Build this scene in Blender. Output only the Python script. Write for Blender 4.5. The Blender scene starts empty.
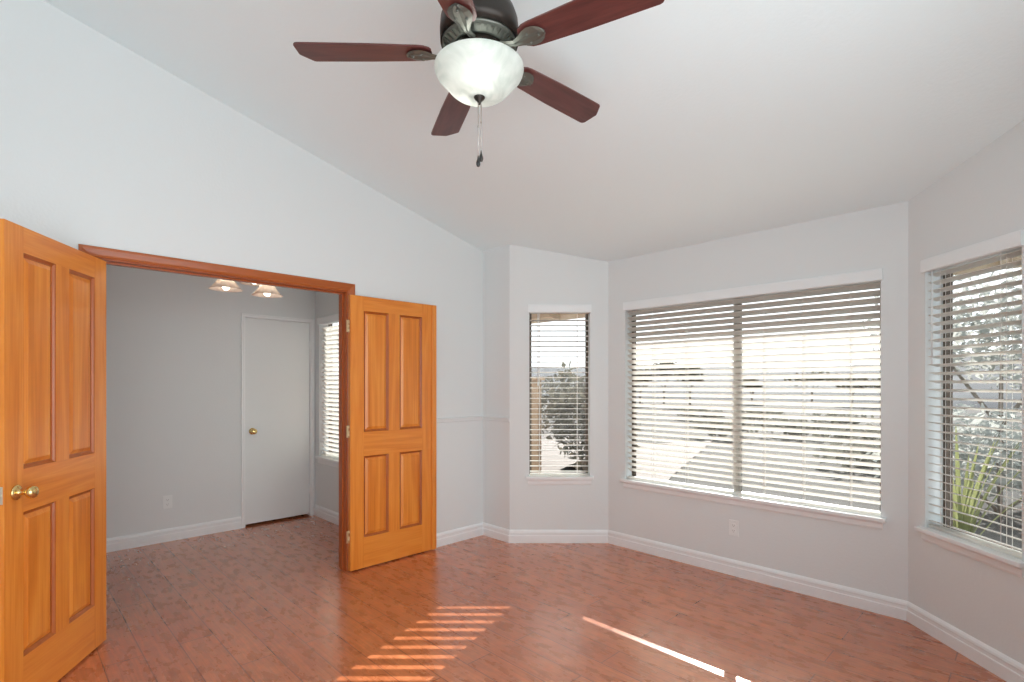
import bpy, bmesh, math, random
from mathutils import Vector, Matrix, noise
random.seed(7)
S = bpy.context.scene
C = S.collection
PI = math.pi

# ------------------------------------------------------------------ camera
YAW = math.radians(45.5)
RIGHT = Vector((math.cos(YAW), math.sin(YAW), 0))
FWD = Vector((-math.sin(YAW), math.cos(YAW), 0))
CAM_H = 1.37
FPX = 520.0
cam_d = bpy.data.cameras.new('camera')
cam_d.sensor_width = 36
cam_d.lens = FPX / 1024 * 36
cam_d.shift_y = (385 - 341) / 1024
cam_d.clip_start = 0.05
cam_d.clip_end = 500
cam = bpy.data.objects.new('camera', cam_d)
C.objects.link(cam)
cam.location = (0, 0, CAM_H)
cam.rotation_euler = (PI / 2, 0, YAW)
S.camera = cam

# ------------------------------------------------------------------ view, sky, sun
S.view_settings.view_transform = 'Standard'
S.view_settings.look = 'None'
S.view_settings.gamma = 1
S.view_settings.use_curve_mapping = False
S.view_settings.exposure = 0.0
S.cycles.use_denoising = True
S.cycles.max_bounces = 14
S.cycles.diffuse_bounces = 8
S.cycles.glossy_bounces = 4
S.cycles.transmission_bounces = 8
S.cycles.transparent_max_bounces = 24
S.cycles.sample_clamp_indirect = 6
S.cycles.caustics_reflective = False
S.cycles.caustics_refractive = False

SKY = 2.0
w = bpy.data.worlds.new('sky')
S.world = w
w.use_nodes = True
nt = w.node_tree
nt.nodes.clear()
wo = nt.nodes.new('ShaderNodeOutputWorld')
bg = nt.nodes.new('ShaderNodeBackground')
tc = nt.nodes.new('ShaderNodeTexCoord')
sx = nt.nodes.new('ShaderNodeSeparateXYZ')
cr = nt.nodes.new('ShaderNodeValToRGB')
cr.color_ramp.elements[0].position = 0.0
cr.color_ramp.elements[0].color = (0.94, 0.97, 0.99, 1)
cr.color_ramp.elements[1].position = 0.7
cr.color_ramp.elements[1].color = (0.80, 0.92, 1.05, 1)
nt.links.new(tc.outputs['Generated'], sx.inputs[0])
nt.links.new(sx.outputs['Z'], cr.inputs[0])
nt.links.new(cr.outputs[0], bg.inputs[0])
bg.inputs[1].default_value = SKY
nt.links.new(bg.outputs[0], wo.inputs[0])

SUN_TAN = 0.427
sd = bpy.data.lights.new('sun', 'SUN')
sd.energy = 11.5
sd.angle = math.radians(0.1)
sd.color = (1.0, 0.975, 0.94)
sun = bpy.data.objects.new('sun', sd)
C.objects.link(sun)
travel = Vector((0.354, -0.935, -SUN_TAN)).normalized()
sun.rotation_euler = travel.to_track_quat('-Z', 'Y').to_euler()
sun.location = (-3, 9, 6)


# added fill lamp, standing in for daylight through invented patio doors out of view
dl = bpy.data.lights.new('added_fill_light', 'AREA')
dl.shape = 'RECTANGLE'
dl.size = 3.0
dl.size_y = 2.45
dl.energy = 65
dl.color = (0.955, 0.975, 0.985)
dlo = bpy.data.objects.new('added_fill_light', dl)
C.objects.link(dlo)
dlo.location = (0.37, 0.355, 1.33)
dlo.rotation_euler = Vector((-1, 0, 0.7)).to_track_quat('-Z', 'Y').to_euler()


def portal(x, y, z, ang, ww, hh):
    """sampling portal over a window of the room: guides the sky's own light, gives none itself"""
    d = bpy.data.lights.new('sky_portal', 'AREA')
    d.shape = 'RECTANGLE'
    d.size = ww
    d.size_y = hh
    d.cycles.is_portal = True
    o = bpy.data.objects.new('sky_portal', d)
    C.objects.link(o)
    o.location = (x, y, z)
    # outward direction of wall frame = (-sin, cos); the portal must shine inward
    inward = Vector((math.sin(ang), -math.cos(ang), 0))
    o.rotation_euler = inward.to_track_quat('-Z', 'Y').to_euler()


# ------------------------------------------------------------------ materials
def mat(name, col=(0.8, 0.8, 0.8), rough=0.5, metal=0.0, spec=0.5, coat=0.0):
    m = bpy.data.materials.new(name)
    m.use_nodes = True
    b = m.node_tree.nodes['Principled BSDF']
    b.inputs['Base Color'].default_value = (*col, 1)
    b.inputs['Roughness'].default_value = rough
    b.inputs['Metallic'].default_value = metal
    b.inputs['Specular IOR Level'].default_value = spec
    if coat:
        b.inputs['Coat Weight'].default_value = coat
        b.inputs['Coat Roughness'].default_value = 0.12
    return m


def N(m, t, **kw):
    n = m.node_tree.nodes.new(t)
    for k, v in kw.items():
        setattr(n, k, v)
    return n


def L(m, a, b):
    m.node_tree.links.new(a, b)


def bsdf(m):
    return m.node_tree.nodes['Principled BSDF']


def paint(name, col, rough=0.6, bump=0.02, scale=90):
    m = mat(name, col, rough, spec=0.3)
    t = N(m, 'ShaderNodeTexCoord')
    n = N(m, 'ShaderNodeTexNoise')
    n.inputs['Scale'].default_value = scale
    n.inputs['Detail'].default_value = 3
    b = N(m, 'ShaderNodeBump')
    b.inputs['Strength'].default_value = bump
    b.inputs['Distance'].default_value = 0.01
    L(m, t.outputs['Object'], n.inputs['Vector'])
    L(m, n.outputs['Fac'], b.inputs['Height'])
    L(m, b.outputs[0], bsdf(m).inputs['Normal'])
    return m


M_wall = paint('wall_paint', (0.745, 0.79, 0.80), 0.6, 0.08, 70)
M_ceil = paint('ceiling_paint', (0.79, 0.895, 0.925), 0.8, 0.1, 60)
M_trim = paint('trim_paint', (0.84, 0.875, 0.89), 0.32, 0.01, 40)
M_wdoor = paint('white_door_paint', (0.79, 0.835, 0.845), 0.3, 0.02, 30)
M_blind = mat('blind_vinyl', (0.76, 0.745, 0.71), 0.35)
_t = N(M_blind, 'ShaderNodeBsdfTranslucent')
_t.inputs[0].default_value = (0.86, 0.85, 0.82, 1)
_x = N(M_blind, 'ShaderNodeMixShader')
_x.inputs[0].default_value = 0.5
L(M_blind, bsdf(M_blind).outputs[0], _x.inputs[1])
L(M_blind, _t.outputs[0], _x.inputs[2])
L(M_blind, _x.outputs[0], M_blind.node_tree.nodes['Material Output'].inputs['Surface'])
M_valance = mat('valance_vinyl', (0.83, 0.875, 0.89), 0.35)
M_cord = mat('blind_cord', (0.82, 0.80, 0.77), 0.7)
M_bronze = mat('bronze_window_frame', (0.10, 0.075, 0.055), 0.45, 0.3)
M_mull = mat('taupe_mullion', (0.36, 0.335, 0.30), 0.5, 0.1)
M_brass = mat('polished_brass', (0.83, 0.62, 0.27), 0.16, 1.0)
M_satin_brass = mat('worn_hinge_brass', (0.78, 0.60, 0.36), 0.35, 0.9)
M_steel = mat('latch_steel', (0.75, 0.70, 0.60), 0.3, 0.9)
M_plate = mat('outlet_plastic', (0.82, 0.86, 0.865), 0.3)
M_slot = mat('outlet_slot_dark', (0.05, 0.05, 0.05), 0.6)
M_dark = mat('painted_gap_shade', (0.03, 0.025, 0.02), 0.9)  # near-black colour for the painted shade under the far door
M_fanbody = mat('fan_bronze', (0.028, 0.022, 0.018), 0.4, 0.4)
M_pewter = mat('fan_pewter', (0.15, 0.16, 0.14), 0.42, 0.7)
M_chain = mat('chain_metal', (0.5, 0.5, 0.48), 0.3, 1.0)
M_pull = mat('pull_dark_wood', (0.03, 0.03, 0.03), 0.3)


def wood(name, axis, c_lo, c_mid, c_hi, freq=14.0, along=0.9, rough=0.32, coat=0.15):
    """long grain along the given axis (0=x, 2=z)"""
    m = mat(name, c_mid, rough, coat=coat)
    t = N(m, 'ShaderNodeTexCoord')
    mp = N(m, 'ShaderNodeMapping')
    sc = [freq, freq, freq]
    sc[axis] = along
    mp.inputs['Scale'].default_value = sc
    n = N(m, 'ShaderNodeTexNoise')
    n.inputs['Scale'].default_value = 1.0
    n.inputs['Detail'].default_value = 4
    n.inputs['Distortion'].default_value = 0.6
    mp2 = N(m, 'ShaderNodeMapping')
    s2 = [freq * 9, freq * 9, freq * 9]
    s2[axis] = along * 3
    mp2.inputs['Scale'].default_value = s2
    n2 = N(m, 'ShaderNodeTexNoise')
    n2.inputs['Scale'].default_value = 1.0
    n2.inputs['Detail'].default_value = 2
    # rings out of the broad noise
    mul = N(m, 'ShaderNodeMath', operation='MULTIPLY')
    mul.inputs[1].default_value = 6.0
    fr = N(m, 'ShaderNodeMath', operation='PINGPONG')
    fr.inputs[1].default_value = 1.0
    mix = N(m, 'ShaderNodeMath', operation='MULTIPLY_ADD')
    mix.inputs[1].default_value = 0.42
    mul2 = N(m, 'ShaderNodeMath', operation='MULTIPLY')
    mul2.inputs[1].default_value = 0.62
    r = N(m, 'ShaderNodeValToRGB')
    r.color_ramp.elements[0].position = 0.1
    r.color_ramp.elements[0].color = (*c_lo, 1)
    r.color_ramp.elements[1].position = 0.9
    r.color_ramp.elements[1].color = (*c_hi, 1)
    e = r.color_ramp.elements.new(0.5)
    e.color = (*c_mid, 1)
    L(m, t.outputs['Object'], mp.inputs['Vector'])
    L(m, t.outputs['Object'], mp2.inputs['Vector'])
    L(m, mp.outputs[0], n.inputs['Vector'])
    L(m, mp2.outputs[0], n2.inputs['Vector'])
    L(m, n.outputs['Fac'], mul.inputs[0])
    L(m, mul.outputs[0], fr.inputs[0])
    L(m, n2.outputs['Fac'], mul2.inputs[0])
    L(m, fr.outputs[0], mix.inputs[0])
    L(m, mul2.outputs[0], mix.inputs[2])
    L(m, mix.outputs[0], r.inputs[0])
    L(m, r.outputs[0], bsdf(m).inputs['Base Color'])
    return m


PINE = ((0.62, 0.165, 0.016), (0.74, 0.235, 0.028), (0.84, 0.32, 0.052))
M_pine_v = wood('pine_grain_upright', 2, *PINE)
M_pine_h = wood('pine_grain_level', 0, *PINE)
M_pine_panel = wood('pine_panel', 2, (0.58, 0.155, 0.014), (0.73, 0.23, 0.026), (0.85, 0.335, 0.054), freq=11, along=0.6)
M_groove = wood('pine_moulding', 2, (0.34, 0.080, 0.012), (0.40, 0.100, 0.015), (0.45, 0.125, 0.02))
CAS = ((0.33, 0.072, 0.012), (0.39, 0.092, 0.015), (0.44, 0.115, 0.02))
M_cas_v = wood('casing_grain_upright', 2, *CAS, freq=25, coat=0.1)
M_cas_h = wood('casing_grain_level', 0, *CAS, freq=25, coat=0.1)
M_blade = wood('fan_blade_mahogany', 0, (0.050, 0.014, 0.013), (0.085, 0.023, 0.021), (0.125, 0.036, 0.031), freq=16, along=2.2, rough=0.38, coat=0.2)


def floor_material():
    m = mat('floor_laminate', (0.4, 0.16, 0.1), 0.3)
    t = N(m, 'ShaderNodeTexCoord')
    br = N(m, 'ShaderNodeTexBrick')
    br.offset = 0.37
    br.offset_frequency = 2
    br.squash = 1.0
    br.inputs['Scale'].default_value = 1.0
    br.inputs['Brick Width'].default_value = 1.22
    br.inputs['Row Height'].default_value = 0.1595
    br.inputs['Mortar Size'].default_value = 0.003
    br.inputs['Mortar Smooth'].default_value = 0.3
    br.inputs['Color1'].default_value = (0.52, 0.155, 0.060, 1)
    br.inputs['Color2'].default_value = (0.60, 0.198, 0.082, 1)
    br.inputs['Mortar'].default_value = (0.24, 0.072, 0.036, 1)
    br.inputs['Bias'].default_value = 0.0
    mp0 = N(m, 'ShaderNodeMapping')
    mp0.inputs['Location'].default_value = (0.3, -0.036, 0)
    L(m, t.outputs['Object'], mp0.inputs['Vector'])
    L(m, mp0.outputs[0], br.inputs['Vector'])
    # blotches
    mp = N(m, 'ShaderNodeMapping')
    mp.inputs['Scale'].default_value = (3.5, 7.5, 1)
    n1 = N(m, 'ShaderNodeTexNoise')
    n1.inputs['Scale'].default_value = 2.2
    n1.inputs['Detail'].default_value = 5
    n1.inputs['Roughness'].default_value = 0.55
    L(m, t.outputs['Object'], mp.inputs['Vector'])
    L(m, mp.outputs[0], n1.inputs['Vector'])
    r1 = N(m, 'ShaderNodeValToRGB')
    r1.color_ramp.elements[0].position = 0.30
    r1.color_ramp.elements[0].color = (0.80, 0.76, 0.74, 1)
    r1.color_ramp.elements[1].position = 0.70
    r1.color_ramp.elements[1].color = (1.12, 1.14, 1.14, 1)
    L(m, n1.outputs['Fac'], r1.inputs[0])
    mx = N(m, 'ShaderNodeMix', data_type='RGBA', blend_type='MULTIPLY')
    mx.inputs[0].default_value = 1.0
    L(m, br.outputs['Color'], mx.inputs[6])
    L(m, r1.outputs[0], mx.inputs[7])
    # fine grain along the plank
    mp2 = N(m, 'ShaderNodeMapping')
    mp2.inputs['Scale'].default_value = (5.0, 85.0, 1)
    n2 = N(m, 'ShaderNodeTexNoise')
    n2.inputs['Scale'].default_value = 1.0
    n2.inputs['Detail'].default_value = 3
    L(m, t.outputs['Object'], mp2.inputs['Vector'])
    L(m, mp2.outputs[0], n2.inputs['Vector'])
    r2 = N(m, 'ShaderNodeValToRGB')
    r2.color_ramp.elements[0].position = 0.35
    r2.color_ramp.elements[0].color = (0.84, 0.82, 0.80, 1)
    r2.color_ramp.elements[1].position = 0.65
    r2.color_ramp.elements[1].color = (1.08, 1.08, 1.08, 1)
    L(m, n2.outputs['Fac'], r2.inputs[0])
    mx2 = N(m, 'ShaderNodeMix', data_type='RGBA', blend_type='MULTIPLY')
    mx2.inputs[0].default_value = 1.0
    L(m, mx.outputs[2], mx2.inputs[6])
    L(m, r2.outputs[0], mx2.inputs[7])
    n4 = N(m, 'ShaderNodeTexNoise')
    n4.inputs['Scale'].default_value = 26
    n4.inputs['Detail'].default_value = 3
    L(m, t.outputs['Object'], n4.inputs['Vector'])
    r4 = N(m, 'ShaderNodeValToRGB')
    r4.color_ramp.elements[0].position = 0.3
    r4.color_ramp.elements[0].color = (0.91, 0.90, 0.89, 1)
    r4.color_ramp.elements[1].position = 0.7
    r4.color_ramp.elements[1].color = (1.07, 1.07, 1.07, 1)
    L(m, n4.outputs['Fac'], r4.inputs[0])
    mx3 = N(m, 'ShaderNodeMix', data_type='RGBA', blend_type='MULTIPLY')
    mx3.inputs[0].default_value = 1.0
    L(m, mx2.outputs[2], mx3.inputs[6])
    L(m, r4.outputs[0], mx3.inputs[7])
    L(m, mx3.outputs[2], bsdf(m).inputs['Base Color'])
    # scraped ripples + seam grooves
    mp3 = N(m, 'ShaderNodeMapping')
    mp3.inputs['Scale'].default_value = (2.2, 55.0, 1)
    n3 = N(m, 'ShaderNodeTexNoise')
    n3.inputs['Scale'].default_value = 1.0
    n3.inputs['Detail'].default_value = 2
    L(m, t.outputs['Object'], mp3.inputs['Vector'])
    L(m, mp3.outputs[0], n3.inputs['Vector'])
    b1 = N(m, 'ShaderNodeBump')
    b1.inputs['Strength'].default_value = 0.25
    b1.inputs['Distance'].default_value = 0.004
    L(m, n3.outputs['Fac'], b1.inputs['Height'])
    b2 = N(m, 'ShaderNodeBump', invert=True)
    b2.inputs['Strength'].default_value = 0.5
    b2.inputs['Distance'].default_value = 0.002
    L(m, br.outputs['Fac'], b2.inputs['Height'])
    L(m, b1.outputs[0], b2.inputs['Normal'])
    L(m, b1.outputs[0], bsdf(m).inputs['Normal'])
    rr = N(m, 'ShaderNodeMapRange')
    rr.inputs['To Min'].default_value = 0.22
    rr.inputs['To Max'].default_value = 0.34
    L(m, b1.outputs[0], bsdf(m).inputs['Coat Normal'])
    bsdf(m).inputs['Coat Weight'].default_value = 0.85
    bsdf(m).inputs['Coat Roughness'].default_value = 0.2
    L(m, n1.outputs['Fac'], rr.inputs['Value'])
    L(m, rr.outputs[0], bsdf(m).inputs['Roughness'])
    bsdf(m).inputs['Specular IOR Level'].default_value = 0.5
    return m


M_floor = floor_material()


def glass_material():
    m = bpy.data.materials.new('window_glass')
    m.use_nodes = True
    n = m.node_tree.nodes
    n.clear()
    o = n.new('ShaderNodeOutputMaterial')
    tr = n.new('ShaderNodeBsdfTransparent')
    tr.inputs[0].default_value = (0.96, 0.97, 0.965, 1)
    gl = n.new('ShaderNodeBsdfGlossy')
    gl.inputs['Roughness'].default_value = 0.02
    fr = n.new('ShaderNodeFresnel')
    fr.inputs['IOR'].default_value = 1.35
    mx = n.new('ShaderNodeMixShader')
    geo = n.new('ShaderNodeNewGeometry')
    inv = n.new('ShaderNodeMath')
    inv.operation = 'SUBTRACT'
    inv.inputs[0].default_value = 1.0
    mul = n.new('ShaderNodeMath')
    mul.operation = 'MULTIPLY'
    m.node_tree.links.new(geo.outputs['Backfacing'], inv.inputs[1])
    m.node_tree.links.new(inv.outputs[0], mul.inputs[0])
    m.node_tree.links.new(fr.outputs[0], mul.inputs[1])
    m.node_tree.links.new(mul.outputs[0], mx.inputs[0])
    m.node_tree.links.new(tr.outputs[0], mx.inputs[1])
    m.node_tree.links.new(gl.outputs[0], mx.inputs[2])
    m.node_tree.links.new(mx.outputs[0], o.inputs[0])
    return m


M_glass = glass_material()


def shade_glass(name, lo, hi, glow, transl=0.8):
    """lit frosted glass: lets the bulbs inside shine through, cloudy swirls"""
    m = bpy.data.materials.new(name)
    m.use_nodes = True
    n = m.node_tree.nodes
    l = m.node_tree.links
    n.clear()
    o = n.new('ShaderNodeOutputMaterial')
    t = n.new('ShaderNodeTexCoord')
    no = n.new('ShaderNodeTexNoise')
    no.inputs['Scale'].default_value = 9
    no.inputs['Detail'].default_value = 3
    no.inputs['Distortion'].default_value = 2.2
    r = n.new('ShaderNodeValToRGB')
    r.color_ramp.elements[0].position = 0.35
    r.color_ramp.elements[0].color = (*lo, 1)
    r.color_ramp.elements[1].position = 0.65
    r.color_ramp.elements[1].color = (*hi, 1)
    tl = n.new('ShaderNodeBsdfTranslucent')
    pr = n.new('ShaderNodeBsdfPrincipled')
    pr.inputs['Roughness'].default_value = 0.25
    if glow:
        pr.inputs['Emission Color'].default_value = (*hi, 1)
        pr.inputs['Emission Strength'].default_value = glow
    mx = n.new('ShaderNodeMixShader')
    mx.inputs[0].default_value = 1 - transl
    l.new(t.outputs['Object'], no.inputs['Vector'])
    l.new(no.outputs['Fac'], r.inputs[0])
    l.new(r.outputs[0], tl.inputs[0])
    l.new(r.outputs[0], pr.inputs['Base Color'])
    l.new(tl.outputs[0], mx.inputs[1])
    l.new(pr.outputs[0], mx.inputs[2])
    l.new(mx.outputs[0], o.inputs[0])
    return m


def emit(name, col, s):
    m = bpy.data.materials.new(name)
    m.use_nodes = True
    n = m.node_tree.nodes
    n.clear()
    o = n.new('ShaderNodeOutputMaterial')
    e = n.new('ShaderNodeEmission')
    e.inputs[0].default_value = (*col, 1)
    e.inputs[1].default_value = s
    m.node_tree.links.new(e.outputs[0], o.inputs[0])
    return m


M_bowl = shade_glass('alabaster_glass', (0.70, 0.745, 0.72), (0.84, 0.87, 0.85), 0.0, 0.6)
M_warmshade = shade_glass('frosted_warm_glass', (0.96, 0.89, 0.83), (1.0, 0.93, 0.88), 0.0, 0.6)
M_bulb = emit('bulb_glow', (1.0, 0.98, 0.95), 5)
M_bulb_warm = emit('warm_bulb_glow', (1.0, 0.9, 0.72), 10)


def speckle(name, c1, c2, scale=3.0, rough=0.9, detail=5):
    m = mat(name, c1, rough, spec=0.2)
    t = N(m, 'ShaderNodeTexCoord')
    n = N(m, 'ShaderNodeTexNoise')
    n.inputs['Scale'].default_value = scale
    n.inputs['Detail'].default_value = detail
    r = N(m, 'ShaderNodeValToRGB')
    r.color_ramp.elements[0].position = 0.35
    r.color_ramp.elements[0].color = (*c1, 1)
    r.color_ramp.elements[1].position = 0.65
    r.color_ramp.elements[1].color = (*c2, 1)
    L(m, t.outputs['Object'], n.inputs['Vector'])
    L(m, n.outputs['Fac'], r.inputs[0])
    L(m, r.outputs[0], bsdf(m).inputs['Base Color'])
    return m


M_ground = speckle('dry_ground', (0.035, 0.030, 0.025), (0.085, 0.074, 0.062), 0.5, 0.95, 8)
M_patio = speckle('pale_concrete', (0.20, 0.165, 0.14), (0.25, 0.205, 0.175), 2.0)
M_hill = speckle('hill_scrub', (0.06, 0.06, 0.065), (0.10, 0.10, 0.10), 0.2, 0.95, 8)
M_soffit = speckle('soffit_paint', (0.50, 0.42, 0.32), (0.55, 0.46, 0.36), 2)
M_stucco = speckle('tan_stucco', (0.38, 0.25, 0.15), (0.44, 0.30, 0.19), 30)
M_extwall = speckle('house_stucco', (0.55, 0.50, 0.44), (0.60, 0.55, 0.48), 30)
M_bark = speckle('bark', (0.16, 0.13, 0.10), (0.28, 0.24, 0.20), 12)


def leafy(name, c1, c2, scale, tr=0.4):
    m = speckle(name, c1, c2, scale)
    t = N(m, 'ShaderNodeBsdfTranslucent')
    t.inputs[0].default_value = (*c2, 1)
    mx = N(m, 'ShaderNodeMixShader')
    mx.inputs[0].default_value = tr
    out = m.node_tree.nodes['Material Output']
    L(m, bsdf(m).outputs[0], mx.inputs[1])
    L(m, t.outputs[0], mx.inputs[2])
    L(m, mx.outputs[0], out.inputs['Surface'])
    return m


M_leaf_dark = leafy('leaf_dark', (0.07, 0.062, 0.045), (0.16, 0.145, 0.105), 6, 0.3)
M_leaf_grey = leafy('leaf_greygreen', (0.24, 0.25, 0.22), (0.48, 0.48, 0.44), 6, 0.5)
M_leaf_scrub = leafy('leaf_scrub', (0.11, 0.10, 0.08), (0.22, 0.21, 0.17), 6, 0.3)
M_leaf_green = leafy('leaf_green', (0.12, 0.135, 0.045), (0.24, 0.25, 0.11), 9, 0.4)


# ------------------------------------------------------------------ mesh helpers
class MB:
    def __init__(self):
        self.v, self.f, self.mi, self.sm = [], [], [], []

    def add(self, vs, fs, mi=0, smooth=False):
        b = len(self.v)
        self.v += [tuple(v) for v in vs]
        for f in fs:
            self.f.append([b + i for i in f])
            self.mi.append(mi)
            self.sm.append(smooth)

    def box(self, x0, y0, z0, x1, y1, z1, mi=0):
        self.hexa([(x0, y0, z0), (x1, y0, z0), (x1, y1, z0), (x0, y1, z0),
                   (x0, y0, z1), (x1, y0, z1), (x1, y1, z1), (x0, y1, z1)], mi)

    def hexa(self, p, mi=0):
        self.add(p, [(0, 3, 2, 1), (4, 5, 6, 7), (0, 1, 5, 4), (1, 2, 6, 5), (2, 3, 7, 6), (3, 0, 4, 7)], mi)

    def lathe(self, prof, n=32, c=(0, 0, 0), mi=0, axis='z', smooth=True, cap=False):
        vs, fs = [], []
        for (r, z) in prof:
            for k in range(n):
                a = 2 * PI * k / n
                p = (r * math.cos(a), r * math.sin(a), z)
                if axis == 'y':
                    p = (p[0], p[2], p[1])
                elif axis == 'x':
                    p = (p[2], p[0], p[1])
                vs.append((p[0] + c[0], p[1] + c[1], p[2] + c[2]))
        for i in range(len(prof) - 1):
            for k in range(n):
                a, b = i * n + k, i * n + (k + 1) % n
                fs.append((a, b, b + n, a + n))
        if cap:
            fs.append(tuple(range(n - 1, -1, -1)))
            fs.append(tuple((len(prof) - 1) * n + k for k in range(n)))
        self.add(vs, fs, mi, smooth)

    def tube(self, pts, r, n=8, mi=0):
        pts = [Vector(p) for p in pts]
        vs, fs = [], []
        for i, p in enumerate(pts):
            d = (pts[min(i + 1, len(pts) - 1)] - pts[max(i - 1, 0)]).normalized()
            u = d.orthogonal().normalized() if i == 0 else (u - d * u.dot(d)).normalized()
            v = d.cross(u)
            rr = r[i] if isinstance(r, (list, tuple)) else r
            for k in range(n):
                a = 2 * PI * k / n
                vs.append(p + u * math.cos(a) * rr + v * math.sin(a) * rr)
        for i in range(len(pts) - 1):
            for k in range(n):
                a, b = i * n + k, i * n + (k + 1) % n
                fs.append((a, b, b + n, a + n))
        fs.append(tuple(range(n - 1, -1, -1)))
        fs.append(tuple((len(pts) - 1) * n + k for k in range(n)))
        self.add(vs, fs, mi, True)

    def sweep(self, a, b, prof, na=None, nb=None, mi=0):
        """profile [(out, up)] in the plane across a->b; out is the LEFT-hand side of the run turned to -normal.
        na / nb: mitre offsets along the run per unit of 'out' at the two ends"""
        a, b = Vector(a), Vector(b)
        d = (b - a).normalized()
        out = Vector((d.y, -d.x, 0))      # right-hand side of the run = room side
        n = len(prof)
        vs = []
        for (o, z) in prof:
            vs.append(a + out * o + Vector((0, 0, z)) + d * (o * (na or 0)))
        for (o, z) in prof:
            vs.append(b + out * o + Vector((0, 0, z)) - d * (o * (nb or 0)))
        fs = [(i, (i + 1) % n, n + (i + 1) % n, n + i) for i in range(n)]
        fs += [tuple(range(n - 1, -1, -1)), tuple(range(n, 2 * n))]
        self.add(vs, fs, mi)

    def build(self, name, mats, parent=None, bevel=0.0, mw=None, fix=True):
        me = bpy.data.meshes.new(name)
        me.from_pydata(self.v, [], self.f)
        if not isinstance(mats, (list, tuple)):
            mats = [mats]
        for m in mats:
            me.materials.append(m)
        for i, p in enumerate(me.polygons):
            p.material_index = self.mi[i]
            p.use_smooth = self.sm[i]
        if fix:
            bm = bmesh.new()
            bm.from_mesh(me)
            bmesh.ops.recalc_face_normals(bm, faces=bm.faces)
            bm.to_mesh(me)
            bm.free()
        o = bpy.data.objects.new(name, me)
        C.objects.link(o)
        if parent:
            o.parent = parent
        if mw is not None:
            o.matrix_world = mw
        if bevel:
            md = o.modifiers.new('edge', 'BEVEL')
            md.width = bevel
            md.segments = 2
            md.limit_method = 'ANGLE'
            md.angle_limit = math.radians(50)
        return o


def tag(o, label=None, cat=None, group=None, kind=None):
    if label:
        o['label'] = label
    if cat:
        o['category'] = cat
    if group:
        o['group'] = group
    if kind:
        o['kind'] = kind
    return o


def empty(name, loc=(0, 0, 0), rz=0.0):
    o = bpy.data.objects.new(name, None)
    o.empty_display_size = 0.1
    C.objects.link(o)
    o.location = loc
    o.rotation_euler = (0, 0, rz)
    return o


# ------------------------------------------------------------------ room plan (metres)
XL = -3.588                # left wall plane
YC = 3.155                 # return walls of the bay
YB = 3.765                 # bay front wall
PA0, PA1 = (-3.24, YC), (-2.637, YB)
PB1 = (-0.542, YB)
PD1 = (0.068, YC)
XR = 0.41
YBACK = -1.35
SLOPE = 0.25


def zc(y):
    return 2.44 + SLOPE * (YB - y)


def wall(name, p0, p1, thick, openings, top, label, ext=(0, 0)):
    """wall seen from inside running left to right p0->p1; solid outward; openings (u0,u1,z0,z1); top(u) gives height"""
    p0, p1 = Vector((*p0, 0)), Vector((*p1, 0))
    ln = (p1 - p0).length
    ang = math.atan2(p1.y - p0.y, p1.x - p0.x)
    m = MB()
    us = sorted({-ext[0], ln + ext[1], *[o[0] for o in openings], *[o[1] for o in openings]})
    for a, b in zip(us[:-1], us[1:]):
        mid = (a + b) / 2
        hole = [o for o in openings if o[0] < mid < o[1]]
        ta, tb = top(a), top(b)
        if not hole:
            m.hexa([(a, 0, 0), (b, 0, 0), (b, thick, 0), (a, thick, 0), (a, 0, ta), (b, 0, tb), (b, thick, tb), (a, thick, ta)])
        else:
            z0, z1 = hole[0][2], hole[0][3]
            if z0 > 0:
                m.box(a, 0, 0, b, thick, z0)
            m.hexa([(a, 0, z1), (b, 0, z1), (b, thick, z1), (a, thick, z1), (a, 0, ta), (b, 0, tb), (b, thick, tb), (a, thick, ta)])
    o = m.build(name, M_wall)
    o.location = p0
    o.rotation_euler = (0, 0, ang)
    tag(o, label, 'wall', kind='structure')
    return o, ang, ln


SILL_Z, HEAD_Z = 0.565, 2.04
T = 0.145
# left wall with the double-door opening
OP0, OP1, OPH = 0.345, 1.825, 2.066
LT = 0.115
Ltop = lambda u: zc(YBACK + u) + 0.03
wall('wall_left', (XL, YBACK), (XL, YC), LT, [(OP0 - YBACK, OP1 - YBACK, 0, OPH)], Ltop,
     'tall white gable-shaped wall with the wooden double-door opening', ext=(0.12, 0))
wall('wall_bay_return', (XL - LT, YC), PA0, T, [], lambda u: zc(YC) + 0.03,
     'short white return wall between the wide door wall and the narrow window wall')
_, angA, lenA = wall('wall_bay_left', PA0, PA1, T, [(0.172, 0.697, SILL_Z, HEAD_Z)],
                     lambda u: zc(YC + u * (YB - YC) / 0.845) + 0.03, 'angled white bay wall holding the narrow left window')
wall('wall_bay_front', PA1, PB1, T, [(0.172, 1.962, SILL_Z, HEAD_Z)], lambda u: zc(YB) + 0.03,
     'white bay wall holding the wide double window')
_, angD, lenD = wall('wall_bay_right', PB1, PD1, T, [(0.125, 0.68, SILL_Z, HEAD_Z)],
                     lambda u: zc(YB - u * 0.7071) + 0.03, 'angled white bay wall at the right edge holding the narrow right window')
wall('wall_bay_return_right', PD1, (XR + 0.1, YC), T, [], lambda u: zc(YC) + 0.03, 'short white return wall right of the bay')
wall('wall_right', (XR, YC), (XR, YBACK), 0.12, [(1.25, 4.35, 0.0, 2.66)], lambda u: zc(YC - u) + 0.03, 'white wall beside the camera with an added opening for unseen patio doors', ext=(0, 0.12))
wall('wall_back', (XR, YBACK), (XL, YBACK), 0.12, [], lambda u: zc(YBACK) + 0.03, 'white wall behind the camera')

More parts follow.
